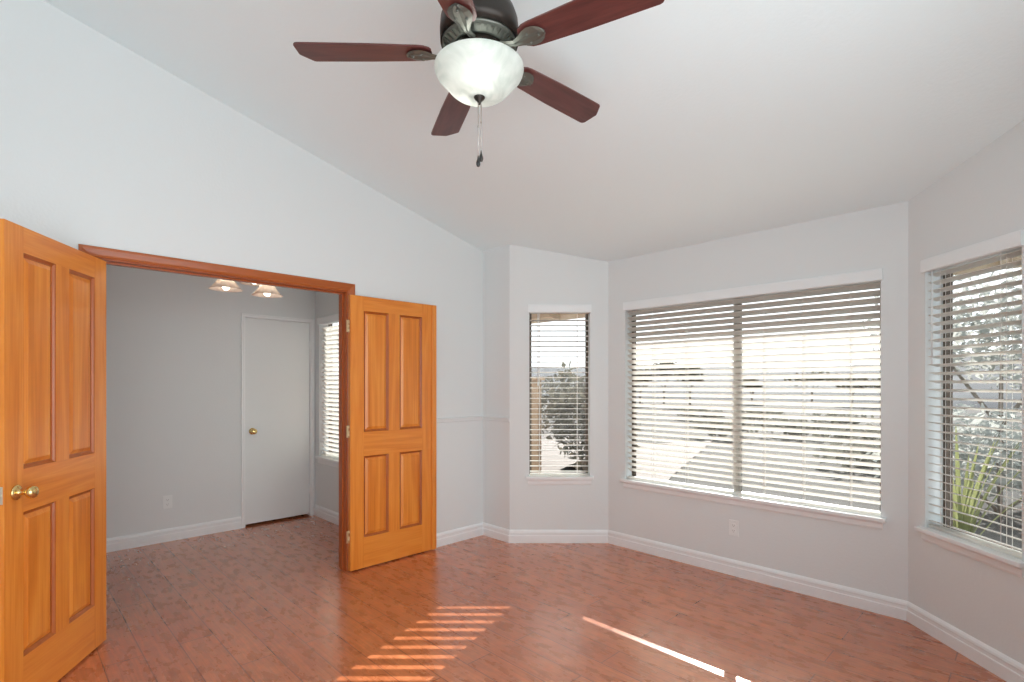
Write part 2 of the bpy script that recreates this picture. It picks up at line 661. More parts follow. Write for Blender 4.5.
# outside corner fillers of the bay (keep daylight out of the wedges)
m = MB()
for (px, py), a0, a1 in ((PA0, PI / 2, angA + PI / 2), (PA1, angA + PI / 2, PI / 2), (PB1, PI / 2, angD + PI / 2), (PD1, angD + PI / 2, PI / 2)):
    if a0 == a1:
        continue
    q0 = (px + T * math.cos(a0), py + T * math.sin(a0))
    q1 = (px + T * math.cos(a1), py + T * math.sin(a1))
    zt = zc(py) - 0.02
    m.add([(px, py, 0), (*q0, 0), (*q1, 0), (px, py, zt), (*q0, zt), (*q1, zt)], [(0, 1, 2), (3, 4, 5), (0, 1, 4, 3), (1, 2, 5, 4), (2, 0, 3, 5)])
tag(m.build('trim_1', M_extwall), 'outer corner posts of the bay', 'corner trim', kind='structure')

# ceiling: one sloped slab running out into the eave
m = MB()
EAVE = 4.73


def slab(m, x0, x1, y0, y1, t=0.16, mi=0):
    m.hexa([(x0, y0, zc(y0)), (x1, y0, zc(y0)), (x1, y1, zc(y1)), (x0, y1, zc(y1)),
            (x0, y0, zc(y0) + t), (x1, y0, zc(y0) + t), (x1, y1, zc(y1) + t), (x0, y1, zc(y1) + t)], mi)


slab(m, XL - 0.1, XR + 0.11, YBACK - 0.11, YB + 0.02)
tag(m.build('ceiling', M_ceil), 'smooth white sloped ceiling rising away from the bay window', 'ceiling', kind='structure')
m = MB()
slab(m, XL - 1.9, XR + 0.8, YB + T + 0.001, EAVE)
m.box(XL - 1.9, EAVE, zc(EAVE) - 0.06, XR + 0.8, EAVE + 0.03, zc(EAVE) + 0.16)
eave = tag(m.build('trim_2', M_soffit), 'tan roof eave seen through the blinds above the bay windows', 'roof eave', kind='structure')
for k in range(12):
    x = XL - 1.55 + k * 0.55
    mm = MB()
    mm.hexa([(x, YB + T, zc(YB + T) - 0.09), (x + 0.045, YB + T, zc(YB + T) - 0.09), (x + 0.045, EAVE, zc(EAVE) - 0.06), (x, EAVE, zc(EAVE) - 0.06),
             (x, YB + T, zc(YB + T)), (x + 0.045, YB + T, zc(YB + T)), (x + 0.045, EAVE, zc(EAVE)), (x, EAVE, zc(EAVE))])
    mm.build('rafter', M_soffit, eave)

# floor
m = MB()
m.box(-5.55, YBACK - 0.12, -0.08, XR + 0.12, YB + 0.16, 0.0)
tag(m.build('floor', M_floor), 'reddish brown hand-scraped plank floor', 'floor', kind='structure')

# ---- adjoining room
XF = -5.37
YW = 2.365
wall('wall_far', (XF, YBACK), (XF, YW), 0.12, [(1.660 - YBACK, 2.330 - YBACK, 0, 2.035)], lambda u: 2.47,
     'grey-white wall of the adjoining room with the flat white door', ext=(0.1, 0.12))
wall('wall_adjoining_window', (XF, YW), (XL - LT, YW), T, [(0.10, 1.38, 0.62, 2.04)], lambda u: 2.47,
     'white wall of the adjoining room with a bright blind-covered window')
wall('wall_adjoining_back', (XL - LT, YBACK), (XF, YBACK), 0.12, [], lambda u: 2.47, 'hidden back wall of the adjoining room')
m = MB()
m.box(XF - 0.1, YBACK - 0.1, 2.44, XL - LT, YW + 0.13, 2.5)
tag(m.build('ceiling_adjoining', M_ceil), 'flat white ceiling of the adjoining room', 'ceiling', kind='structure')

# ------------------------------------------------------------------ baseboards
BASE = [(0, 0), (0.016, 0), (0.016, 0.062), (0.0125, 0.066), (0.0125, 0.084), (0.015, 0.088), (0.012, 0.100), (0.006, 0.108), (0, 0.112)]
t22 = math.tan(math.radians(22.5))


def baseboard(name, a, b, na, nb, label, prof=BASE):
    m = MB()
    m.sweep((*a, 0), (*b, 0), prof, na, nb)
    return tag(m.build(name, M_trim), label, 'baseboard', kind='structure')


baseboard('baseboard_left', (XL, 1.885), (XL, YC), 0, 1, 'white baseboard beside the open right-hand wooden door')
baseboard('baseboard_left_near', (XL, YBACK), (XL, 0.287), 1, 0, 'white baseboard behind the open left-hand wooden door')
baseboard('baseboard_bay_return', (XL, YC), PA0, 1, -t22, 'short white baseboard on the bay return wall')
baseboard('baseboard_bay_left', PA0, PA1, -t22, t22, 'white baseboard below the narrow left window')
baseboard('baseboard_bay_front', PA1, PB1, t22, t22, 'long white baseboard below the wide window')
baseboard('baseboard_bay_right', PB1, PD1, t22, -t22, 'white baseboard below the narrow right window')
baseboard('baseboard_bay_return_right', PD1, (XR, YC), -t22, 1, 'short white baseboard right of the bay')
baseboard('baseboard_right', (XR, YC), (XR, YC - 1.25), 1, 0, 'white baseboard along the right wall')
baseboard('baseboard_far', (XF, YBACK), (XF, 1.637), 1, 0, 'white baseboard left of the flat white door')
baseboard('baseboard_adjoining_window', (XF, YW), (XL - LT, YW), 1, 0, 'white baseboard below the adjoining room window')

# chair rail
RAIL = [(0, 1.046), (0.008, 1.048), (0.012, 1.056), (0.012, 1.068), (0.016, 1.076), (0.016, 1.084), (0, 1.09)]
m = MB()
m.sweep((XL, 1.9, 0), (XL, YC, 0), RAIL, 0, 1)
tag(m.build('trim_3', M_wall), 'thin white chair rail behind the open right-hand door', 'chair rail', kind='structure')
m = MB()
m.sweep((XL, YC, 0), (*PA0, 0), RAIL, 1, 0)
tag(m.build('trim_4', M_wall), 'thin white chair rail on the short bay return wall', 'chair rail', kind='structure')


# ------------------------------------------------------------------ windows
def local(p0, p1):
    p0, p1 = Vector((*p0, 0)), Vector((*p1, 0))
    return p0, math.atan2(p1.y - p0.y, p1.x - p0.x)


def window(name, p0, p1, u0, u1, z0, z1, label, mull=False, dep=0.10, sillw=0.03):
    org, ang = local(p0, p1)
    e = empty(name, org, ang)
    tag(e, label, 'window', kind='structure')
    f = 0.022
    m = MB()
    y0, y1 = dep, dep + 0.035
    m.box(u0, y0, z0, u0 + f, y1, z1)
    m.box(u1 - f, y0, z0, u1, y1, z1)
    m.box(u0 + f, y0, z0, u1 - f, y1, z0 + f)
    m.box(u0 + f, y0, z1 - f, u1 - f, y1, z1)
    m.build('frame', M_bronze, e)
    panes = [(u0 + f, u1 - f)]
    if mull:
        c = (u0 + u1) / 2
        mm = MB()
        mm.box(c - 0.024, y0 - 0.004, z0 + f, c + 0.024, y1, z1 - f)
        mm.box(c - 0.010, y0 - 0.010, z0 + f, c + 0.010, y0 - 0.004, z1 - f)
        mm.build('mullion', M_mull, e)
        panes = [(u0 + f, c - 0.024), (c + 0.024, u1 - f)]
    for a, b in panes:
        g = MB()
        g.box(a, dep + 0.014, z0 + f, b, dep + 0.018, z1 - f)
        g.build('pane', M_glass, e)
    s = MB()
    # stool: fills the recess floor and projects with a small horn each side
    s.box(u0, 0.0, z0, u1, dep, z0 + 0.012)
    s.box(u0 - sillw, -0.040, z0 - 0.012, u1 + sillw, 0.0, z0 + 0.012)
    s.build('sill', M_trim, e, bevel=0.004)
    a = MB()
    a.sweep((u0 - 0.012, 0, 0), (u1 + 0.012, 0, 0), [(0, z0 - 0.062), (0.008, z0 - 0.062), (0.012, z0 - 0.050), (0.012, z0 - 0.026), (0.018, z0 - 0.012), (0, z0 - 0.012)], 0, 0)
    a.build('apron', M_trim, e)
    c = Vector(((u0 + u1) / 2, dep + 0.06, (z0 + z1) / 2))
    c.rotate(Matrix.Rotation(ang, 3, 'Z'))
    c += org
    portal(c.x, c.y, c.z, ang, u1 - u0 + 0.02, z1 - z0 + 0.02)
    return e


PITCH = 0.0455


def blind(p0, p1, u0, u1, z0, z1, tilt, label, cords, wand=None, ystk=0.036, bottom_gap=0.004, valance=True, zmin=0.62, sx0=0.006):
    org, ang = local(p0, p1)
    e = empty('window_blind', org, ang)
    tag(e, label, 'window blind')
    a, b = u0 + sx0, u1 - sx0
    if valance:
        m = MB()
        m.sweep((u0 - 0.012, 0, 0), (u1 + 0.012, 0, 0), [(0.004, z1 - 0.042), (0.014, z1 - 0.042), (0.017, z1 - 0.036), (0.017, z1 + 0.018), (0.014, z1 + 0.028), (0.004, z1 + 0.028)], 0, 0)
        m.box(u0 - 0.012, -0.004, z1 - 0.042, u0 - 0.004, 0.0, z1 + 0.028)
        m.box(u1 + 0.004, -0.004, z1 - 0.042, u1 + 0.012, 0.0, z1 + 0.028)
        m.build('valance', M_valance, e)
    m = MB()
    m.box(a, ystk - 0.026, z1 - 0.042, b, ystk + 0.026, z1 - 0.002)
    m.build('headrail', M_valance, e)
    # slats
    hw, th = 0.025, 0.0038
    m = MB()
    zb = z0 + 0.012 + bottom_gap
    z = zmin + PITCH * math.floor((z1 - 0.042 - 0.02 - zmin) / PITCH)
    cs, sn = math.cos(tilt), math.sin(tilt)
    while z > zmin - 0.01:
        jit = random.uniform(-0.006, 0.006)
        cs2, sn2 = math.cos(tilt + jit), math.sin(tilt + jit)
        # slightly crowned slat: 4 stations across; inner (room) edge raised by +tilt
        st = []
        for k, q in enumerate((-1, -0.4, 0.4, 1)):
            yy = q * hw
            cr_ = 0.0022 * (1 - q * q)
            st.append((yy, cr_))
        vs, fs = [], []
        for xx in (a, b):
            for side in (1, -1):
                for (yy, c_) in (st if side == 1 else st[::-1]):
                    hh = c_ + side * th / 2
                    Y = ystk + yy * cs2 + hh * sn2
                    Z = z - yy * sn2 + hh * cs2
                    vs.append((xx, Y, Z))
        n = 8
        fs = [(i, (i + 1) % n, n + (i + 1) % n, n + i) for i in range(n)] + [tuple(range(n - 1, -1, -1)), tuple(range(n, 2 * n))]
        m.add(vs, fs)
        zl = z
        z -= PITCH
    m.build('slats', M_blind, e)
    r = MB()
    r.box(a, ystk - 0.025, zb, b, ystk + 0.025, zb + 0.016)
    r.build('bottom_rail', M_blind, e, bevel=0.003)
    for c in cords:
        u = u0 + c * (u1 - u0)
        k = MB()
        for yy in (ystk - hw * cs - 0.0025, ystk + hw * cs + 0.0025):
            k.box(u - 0.0009, yy - 0.0006, zb + 0.014, u + 0.0009, yy + 0.0006, z1 - 0.04)
        k.box(u - 0.0009, ystk - 0.0009, zb, u + 0.0009, ystk + 0.0009, z1 - 0.04)
        k.build('ladder_cord', M_cord, e)
    if wand:
        wu, wl = wand
        k = MB()
        k.tube([(wu, ystk - 0.036, z1 - 0.045), (wu, ystk - 0.037, z1 - 0.045 - wl)], 0.0038, 8)
        k.lathe([(0.0, 0), (0.006, 0.004), (0.0055, 0.03), (0.0035, 0.04)], 10, (wu, ystk - 0.037, z1 - 0.06 - wl))
        k.build('tilt_wand', M_valance, e)
    return e


def rad(a):
    return math.radians(a)


window('window_1', PA0, PA1, 0.172, 0.697, SILL_Z, HEAD_Z, 'narrow window left of the wide window')
blind(PA0, PA1, 0.172, 0.697, SILL_Z, HEAD_Z, rad(2.5), 'narrow white slatted blind left of the wide one, slats nearly level', (0.17, 0.8), wand=(0.172 + 0.075, 0.62), zmin=0.615)
window('window_2', PA1, PB1, 0.172, 1.962, SILL_Z, HEAD_Z, 'wide two-pane window in the middle bay wall', mull=True)
blind(PA1, PB1, 0.172, 1.962, SILL_Z, HEAD_Z, rad(34), 'wide white slatted blind across the two-pane window', (0.14, 0.30, 0.50, 0.62, 0.76, 0.91), ystk=0.040, zmin=0.655)
window('window_3', PB1, PD1, 0.125, 0.68, SILL_Z, HEAD_Z, 'narrow window at the right edge of the picture')
blind(PB1, PD1, 0.125, 0.68, SILL_Z, HEAD_Z, rad(13), 'narrow white slatted blind at the right edge, foliage behind it', (0.17, 0.8), wand=(0.125 + 0.05, 0.5), zmin=0.613)
window('window_4', (XF, YW), (XL - LT, YW), 0.10, 1.38, 0.62, 2.04, 'bright window in the adjoining room')
blind((XF, YW), (XL - LT, YW), 0.10, 1.38, 0.62, 2.04, rad(48), 'bright white slatted blind seen through the double-door opening', (0.17, 0.5, 0.8), zmin=0.672)

# unseen patio doors, added beside the camera to go with the fill lamp
e = tag(empty('added_door_4', (XR, YC, 0), -PI / 2), 'added white framed glass patio doors, unseen beside the camera', 'patio door', kind='structure')
m = MB()
for a, b, y in ((1.25, 2.83, 0.03), (2.77, 4.35, 0.07)):
    m.box(a, y, 0.0, a + 0.06, y + 0.03, 2.66)
    m.box(b - 0.06, y, 0.0, b, y + 0.03, 2.66)
    m.box(a + 0.06, y, 0.0, b - 0.06, y + 0.03, 0.08)
    m.box(a + 0.06, y, 2.58, b - 0.06, y + 0.03, 2.66)
m.build('frame', M_trim, e)
for a, b, y in ((1.31, 2.77, 0.043), (2.83, 4.29, 0.083)):
    m = MB()
    m.box(a, y, 0.08, b, y + 0.004, 2.58)
    m.build('pane', M_glass, e)


# ------------------------------------------------------------------ wooden double doors
def casing_profile(wd=0.058, t=0.018):
    # (across, out)
    return [(0, 0), (0, 0.010), (0.006, 0.013), (0.016, 0.010), (0.030, 0.014), (0.044, t), (wd - 0.003, t), (wd, t - 0.003), (wd, 0)]


def casing(parent, side, prof, inner, z_in, z_bot, mats, plane_sign, y0, y1):
    """upright (side -1 left, +1 right) or head of a casing in wall-local space: x along wall, y = -out (room side)"""
    m = MB()
    n = len(prof)
    if side in (-1, 1):
        x_in = y0 if side == -1 else y1
        vs = []
        for (c, o) in prof:
            vs.append((x_in + side * c, -o * plane_sign, z_bot))
        for (c, o) in prof:
            vs.append((x_in + side * c, -o * plane_sign, z_in + c))
        name, mt = 'casing_upright', mats[0]
    else:
        vs = []
        for (c, o) in prof:
            vs.append((y0 - c, -o * plane_sign, z_in + c))
        for (c, o) in prof:
            vs.append((y1 + c, -o * plane_sign, z_in + c))
        name, mt = 'casing_head', mats[1]
    fs = [(i, (i + 1) % n, n + (i + 1) % n, n + i) for i in range(n)] + [tuple(range(n - 1, -1, -1)), tuple(range(n, 2 * n))]
    m.add(vs, fs)
    return m.build(name, mt, parent)


# jamb + casing: the door frame of the opening (wall local frame: x = +y world, y = -x world)
fr = tag(empty('trim_5', (XL, 0, 0), PI / 2), 'orange-brown wooden casing and jamb framing the double-door opening', 'door frame', kind='structure')
jt = 0.012
JH = OPH - jt
m = MB()
m.box(OP0, -0.002, 0, OP0 + jt, LT + 0.002, OPH)
m.box(OP0 + jt, 0.045, 0, OP0 + jt + 0.010, 0.080, JH)
m.build('jamb', M_cas_v, fr)
m = MB()
m.box(OP1 - jt, -0.002, 0, OP1, LT + 0.002, OPH)
m.box(OP1 - jt - 0.010, 0.045, 0, OP1 - jt, 0.080, JH)
m.build('jamb', M_cas_v, fr)
m = MB()
m.box(OP0 + jt, -0.002, JH, OP1 - jt, LT + 0.002, OPH)
m.box(OP0 + jt + 0.01, 0.045, JH - 0.010, OP1 - jt - 0.01, 0.080, JH)
m.build('head_jamb', M_cas_h, fr)
for sgn, off in ((1, 0),):
    for sd_ in (-1, 1, 0):
        casing(fr, sd_, casing_profile(), None, OPH - 0.006, 0, (M_cas_v, M_cas_h), 1, OP0 + 0.006, OP1 - 0.006)
# casing on the far side of the same wall
for sd_ in (-1, 1, 0):
    o = casing(fr, sd_, casing_profile(), None, OPH - 0.006, 0, (M_cas_v, M_cas_h), -1, OP0 + 0.006, OP1 - 0.006)
    o.location = (0, LT, 0)


LEAF_W, LEAF_H, LEAF_T = 0.735, 2.02, 0.035


def raised_panel(m, x0, x1, z0, z1, T_):
    """both faces of a raised-and-fielded panel between y=0 and y=T_"""
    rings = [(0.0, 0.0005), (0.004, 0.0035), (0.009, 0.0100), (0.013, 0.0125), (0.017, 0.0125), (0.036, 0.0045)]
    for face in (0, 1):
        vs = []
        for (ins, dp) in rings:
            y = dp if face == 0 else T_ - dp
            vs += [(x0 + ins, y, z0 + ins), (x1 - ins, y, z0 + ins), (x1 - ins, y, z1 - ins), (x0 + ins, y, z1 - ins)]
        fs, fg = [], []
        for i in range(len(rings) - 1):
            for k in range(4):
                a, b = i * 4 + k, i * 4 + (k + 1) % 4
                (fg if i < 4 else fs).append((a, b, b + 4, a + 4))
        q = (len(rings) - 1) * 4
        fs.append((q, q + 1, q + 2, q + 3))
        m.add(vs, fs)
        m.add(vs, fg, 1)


def leaf(e, knob=True, astragal=False, side=1, front=0.0):
    """leaf in local frame: x from hinge, y from 0 (front face at y=0 or y=T) , z up"""
    W, H, T_ = LEAF_W, LEAF_H, LEAF_T
    zb = 0.010
    st = 0.108
    pw = (W - 3 * 0.105) / 2
    mu = 0.098
    pw = (W - 2 * st - mu) / 2
    zr = [0, 0.225, 0.225 + 0.605, 0.225 + 0.605 + 0.180, H - 0.108, H]
    y0 = front
    m = MB()
    m.box(0, y0, zb, st, y0 + T_, zb + H, 0)
    m.box(W - st, y0, zb, W, y0 + T_, zb + H, 0)
    for a, b in ((zr[0], zr[1]), (zr[2], zr[3]), (zr[4], zr[5])):
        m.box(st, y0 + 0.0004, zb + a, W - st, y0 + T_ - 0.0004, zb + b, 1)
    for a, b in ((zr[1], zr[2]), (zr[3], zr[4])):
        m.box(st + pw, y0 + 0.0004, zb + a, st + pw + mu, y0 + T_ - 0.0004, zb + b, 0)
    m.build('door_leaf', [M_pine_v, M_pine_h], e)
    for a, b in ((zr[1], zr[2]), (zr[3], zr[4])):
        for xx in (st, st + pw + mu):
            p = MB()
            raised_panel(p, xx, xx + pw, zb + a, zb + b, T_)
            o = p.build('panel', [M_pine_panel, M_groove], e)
            o.location = (0, y0, 0)
    if astragal:
        p = MB()
        p.box(W, y0 + T_ * 0.25, zb, W + 0.012, y0 + T_, zb + H)
        p.box(W - 0.016, y0 - 0.012, zb, W + 0.028, y0, zb + H)
        p.box(W, y0, zb, W + 0.012, y0 + T_ * 0.25, zb + H)
        p.build('astragal', M_pine_v, e, bevel=0.003)
    return zb


def knob_mesh(m, x, y, z, out):
    prof = [(0.0, 0), (0.031, 0), (0.032, 0.003), (0.030, 0.006), (0.022, 0.010), (0.014, 0.013), (0.011, 0.018), (0.010, 0.030),
            (0.013, 0.037), (0.022, 0.044), (0.0265, 0.053), (0.0265, 0.060), (0.022, 0.068), (0.012, 0.072), (0.0, 0.073)]
    m.lathe([(r, out * q) for r, q in prof], 28, (x, y, z), axis='y')


def hinges(parent, x, y, zs, label=None):
    for z in zs:
        m = MB()
        m.lathe([(0.0, -0.046), (0.006, -0.045), (0.0065, -0.015), (0.0058, -0.0148), (0.0058, 0.0148), (0.0065, 0.015), (0.006, 0.045), (0.0, 0.046)], 12, (x, y, z))
        m.box(x - 0.018, y - 0.0012, z - 0.044, x, y + 0.0012, z + 0.044)
        o = m.build('hinge', M_satin_brass, parent)


# right-hand leaf folded flat against the wall
HR = empty('door_1', (-3.532, 1.818, 0), PI / 2)
tag(HR, 'open orange pine four-panel door folded back against the wall, right of the opening', 'door', kind='structure')
leaf(HR, astragal=True, front=0.0)
hinges(HR, -0.006, 0.012, (0.26, 1.03, 1.80))

# left-hand leaf swung into the room toward the camera
HL = empty('door_2', (-3.506, 0.402, 0), rad(-32.3))
tag(HL, 'open orange pine four-panel door at the left edge with a brass knob', 'door', kind='structure')
leaf(HL, front=-LEAF_T)
k = MB()
knob_mesh(k, LEAF_W - 0.065, 0, 0.93, 1)
knob_mesh(k, LEAF_W - 0.065, -LEAF_T, 0.93, -1)
kb = k.build('door_knob', M_brass, HL)
kb['label'] = 'polished brass knob'
k = MB()
k.box(LEAF_W, -0.030, 0.895, LEAF_W + 0.0015, -0.005, 0.965)
k.lathe([(0.0, 0.0), (0.008, 0.0), (0.007, 0.008), (0.0, 0.010)], 12, (LEAF_W + 0.0015, -0.0175, 0.93), axis='x')
k.build('latch_plate', M_steel, HL)
hinges(HL, -0.006, -0.02, (0.26, 1.03, 1.80))

# ------------------------------------------------------------------ flat white door in the far wall
D3 = empty('door_3', (XF, 0, 0), PI / 2)
tag(D3, 'flat white door with a small brass knob in the adjoining room', 'door', kind='structure')
m = MB()
m.box(1.681, 0.012, 0.022, 2.309, 0.047, 2.018)
m.build('door_leaf', M_wdoor, D3, bevel=0.002)
k = MB()
knob_mesh(k, 1.745, 0.012, 0.92, -1)
o = k.build('door_knob', M_brass, D3)
m = MB()
m.box(1.660, 0.0, 0, 1.678, 0.12, 2.021)
m.box(2.312, 0.0, 0, 2.330, 0.12, 2.021)
m.box(1.660, 0.0, 2.021, 2.330, 0.12, 2.035)
m.build('jamb', M_trim, D3)
for sd_ in (-1, 1, 0):
    casing(D3, sd_, casing_profile(0.052, 0.016)[:3] + [(0.016, 0.010), (0.024, 0.013), (0.032, 0.013), (0.034, 0.011), (0.034, 0)], None, 2.024, 0, (M_trim, M_trim), 1, 1.672, 2.318)
for z in (0.28, 1.78):
    m = MB()
    m.lathe([(0.0, -0.045), (0.006, -0.044), (0.006, 0.044), (0.0, 0.045)], 10, (2.3105, 0.006, z))
    m.build('hinge', M_trim, D3)
# near-black panel, paints in the shade behind the door and in the gap under it
m = MB()
m.box(1.65, 0.125, 0.0, 2.34, 0.15, 2.05)
m.build('gap_shade_panel', M_dark, D3)


# ------------------------------------------------------------------ outlets
def outlet(loc, rz, label):
    e = tag(empty('wall_outlet', loc, rz), label, 'outlet', group=None)
    m = MB()
    m.box(-0.035, -0.005, -0.057, 0.035, 0.0, 0.057)
    m.build('cover_plate', M_plate, e, bevel=0.003)
    for s in (-1, 1):
        m = MB()
        zc_ = s * 0.0195
        n = 20
        pts = []
        for k in range(n):
            a = 2 * PI * k / n
            pts.append((0.0165 * math.cos(a), max(-0.0135, min(0.0135, 0.0165 * math.sin(a)))))
        vs = [(x, -0.005, zc_ + z) for x, z in pts] + [(x, -0.0068, zc_ + z) for x, z in pts]
        fs = [(i, (i + 1) % n, n + (i + 1) % n, n + i) for i in range(n)] + [tuple(range(n)), tuple(range(n, 2 * n))]
        m.add(vs, fs)
        r = m.build('receptacle', M_plate, e)
        q = MB()
        q.box(-0.0075, -0.0072, zc_ - 0.002, -0.0055, -0.0067, zc_ + 0.006)
        q.box(0.0055, -0.0072, zc_ - 0.001, 0.0075, -0.0067, zc_ + 0.005)
        q.lathe([(0.0, 0), (0.0022, 0), (0.0022, 0.0005), (0, 0.0005)], 10, (0, -0.0072, zc_ - 0.0075), axis='y')
        q.build('slot', M_slot, r)
    m = MB()
    m.lathe([(0, 0), (0.003, 0), (0.0025, -0.001), (0, -0.0012)], 10, (0, -0.005, 0), axis='y')
    m.build('screw', M_plate, e)


def on_plane_y(px, py, Y):
    t_ = (px - 512) / FPX
    d = FWD + RIGHT * t_
    s = Y / d.y
    return d * s + Vector((0, 0, CAM_H - (py - 385) / FPX * s))


def on_plane_x(px, py, X):
    t_ = (px - 512) / FPX
    d = FWD + RIGHT * t_
    s = X / d.x
    return d * s + Vector((0, 0, CAM_H - (py - 385) / FPX * s))


outlet(on_plane_y(734, 528, YB), 0, 'white wall outlet below the wide window')
outlet(on_plane_x(167.5, 502, XF), PI / 2, 'white wall outlet in the adjoining room, left of the flat white door')


# ------------------------------------------------------------------ ceiling fan
FC = RIGHT * (-0.124) + FWD * 1.977
FZ = CAM_H + 1.26
fan = tag(empty('ceiling_fan', (FC.x, FC.y, FZ)), 'five-blade dark red wooden ceiling fan with a lit frosted glass bowl', 'ceiling fan')
ceilh = zc(FC.y) - FZ
m = MB()
m.lathe([(0.0000, 0.2270), (0.0464, 0.2240), (0.0772, 0.2070), (0.1081, 0.1870), (0.1339, 0.1570), (0.1463, 0.1220), (0.1493, 0.0870), (0.1473, 0.036), (0.1401, 0.0520), (0.0000, 0.0520)], 48)
m.build('motor_housing', M_fanbody, fan)
m = MB()
m.lathe([(0.1030, 0.0510), (0.1401, 0.0510), (0.1406, 0.018), (0.1360, 0.0420), (0.1030, 0.0200), (0.0968, 0.0140), (0.0968, 0.0510)], 48)
for k in range(30):
    a = 2 * PI * k / 30
    ca, sa = math.cos(a), math.sin(a)
    wv = 0.0048
    def P(r, t_, z):
        return (r * ca - t_ * sa, r * sa + t_ * ca, z)
    m.hexa([P(0.106, -wv, 0.018), P(0.134, -wv, 0.036), P(0.134, wv, 0.036), P(0.106, wv, 0.018),
            P(0.106, -wv, 0.026), P(0.134, -wv, 0.044), P(0.134, wv, 0.044), P(0.106, wv, 0.026)])
m.build('vent_ring', M_pewter, fan)
m = MB()
m.lathe([(0.0, 0.016), (0.097, 0.016), (0.097, -0.010), (0.085, -0.014), (0.083, -0.036), (0.0, -0.036)], 40)
m.build('switch_housing', M_fanbody, fan)
m = MB()
m.lathe([(0.0125, 0.22), (0.0125, ceilh - 0.05)], 16)
m.lathe([(0.0, 0.215), (0.03, 0.218), (0.03, 0.24), (0.0125, 0.25)], 16)
m.build('downrod', M_fanbody, fan)
m = MB()
m.lathe([(0.0, ceilh - 0.085), (0.03, ceilh - 0.084), (0.055, ceilh - 0.06), (0.072, ceilh - 0.02), (0.074, ceilh + 0.012)], 32)
m.build('ceiling_canopy', M_fanbody, fan)

BOWL_Z = -0.052
prof = [(0.1665, 0.0), (0.169, -0.003), (0.169, -0.010), (0.166, -0.022), (0.160, -0.034), (0.151, -0.045), (0.141, -0.055), (0.131, -0.066), (0.122, -0.077),
        (0.112, -0.088), (0.098, -0.099), (0.078, -0.108), (0.05, -0.113), (0.0, -0.115)]
inner = [(max(r - 0.004, 0.0), z + (0.004 if z < -0.1 else 0.0)) for r, z in reversed(prof)]
m = MB()
m.lathe([(r, z + BOWL_Z) for r, z in prof + inner] + [(0.1665, BOWL_Z)], 64)
bowl = m.build('light_bowl', M_bowl, fan)
bowl['label'] = 'lit frosted alabaster glass bowl'
m = MB()
m.lathe([(0.0, -0.108), (0.020, -0.110), (0.0215, -0.116), (0.016, -0.124), (0.009, -0.129), (0.006, -0.138), (0.004, -0.142), (0.0, -0.143)], 24, (0, 0, BOWL_Z))
m.build('finial', M_fanbody, fan)
# lamp carrier and bulbs
m = MB()
m.lathe([(0.0, -0.036), (0.05, -0.036), (0.046, -0.058), (0.0, -0.058)], 24)
for a in (YAW - rad(85), YAW + rad(140)):
    m.tube([(0.02 * math.cos(a), 0.02 * math.sin(a), -0.05), (0.05 * math.cos(a), 0.05 * math.sin(a), -0.066)], 0.013, 10)
m.build('lamp_holder', M_plate, fan)
for a in (YAW - rad(85), YAW + rad(140)):
    d = Vector((math.cos(a), math.sin(a), -0.15)).normalized()
    base = Vector((0.05 * math.cos(a), 0.05 * math.sin(a), -0.066))
    m = MB()
    pts = [base + d * s for s in (0, 0.01, 0.022, 0.034, 0.046, 0.054, 0.058)]
    m.tube(pts, [0.011, 0.012, 0.019, 0.024, 0.022, 0.013, 0.003], 14)
    m.build('bulb', M_bulb, fan)
    ld = bpy.data.lights.new('bulb_light', 'POINT')
    ld.energy = 0.55
    ld.shadow_soft_size = 0.03
    ld.color = (1.0, 0.96, 0.90)
    lo = bpy.data.objects.new('bulb_light', ld)
    C.objects.link(lo)
    lo.parent = fan
    lo.location = base + d * 0.034 + Vector((0, 0, -0.03))

# blades
BLADE_R0, BLADE_R1 = 0.180, 0.685


def make_blade():
    e = empty('blade_temp')
    return e


def blade_mesh():
    m = MB()
    hw0, hw1 = 0.056, 0.068
    outl = [(BLADE_R0, -0.026), (BLADE_R0 + 0.006, -0.040), (BLADE_R0 + 0.026, -hw0 + 0.004), (BLADE_R0 + 0.05, -hw0), (0.42, -0.065), (BLADE_R1 - 0.046, -hw1), (BLADE_R1 - 0.038, -hw1 + 0.003),
            (BLADE_R1 - 0.006, -0.022), (BLADE_R1, -0.012), (BLADE_R1 - 0.003, hw1 - 0.012), (BLADE_R1 - 0.010, hw1 - 0.003), (BLADE_R1 - 0.020, hw1),
            (0.42, 0.065), (BLADE_R0 + 0.05, hw0), (BLADE_R0 + 0.026, hw0 - 0.004), (BLADE_R0 + 0.006, 0.040), (BLADE_R0, 0.026)]
    n = len(outl)
    vs = [(x, y, -0.003) for x, y in outl] + [(x, y, 0.003) for x, y in outl]
    fs = [tuple(range(n - 1, -1, -1)), tuple(range(n, 2 * n))] + [(i, (i + 1) % n, n + (i + 1) % n, n + i) for i in range(n)]
    m.add(vs, fs)
    return m


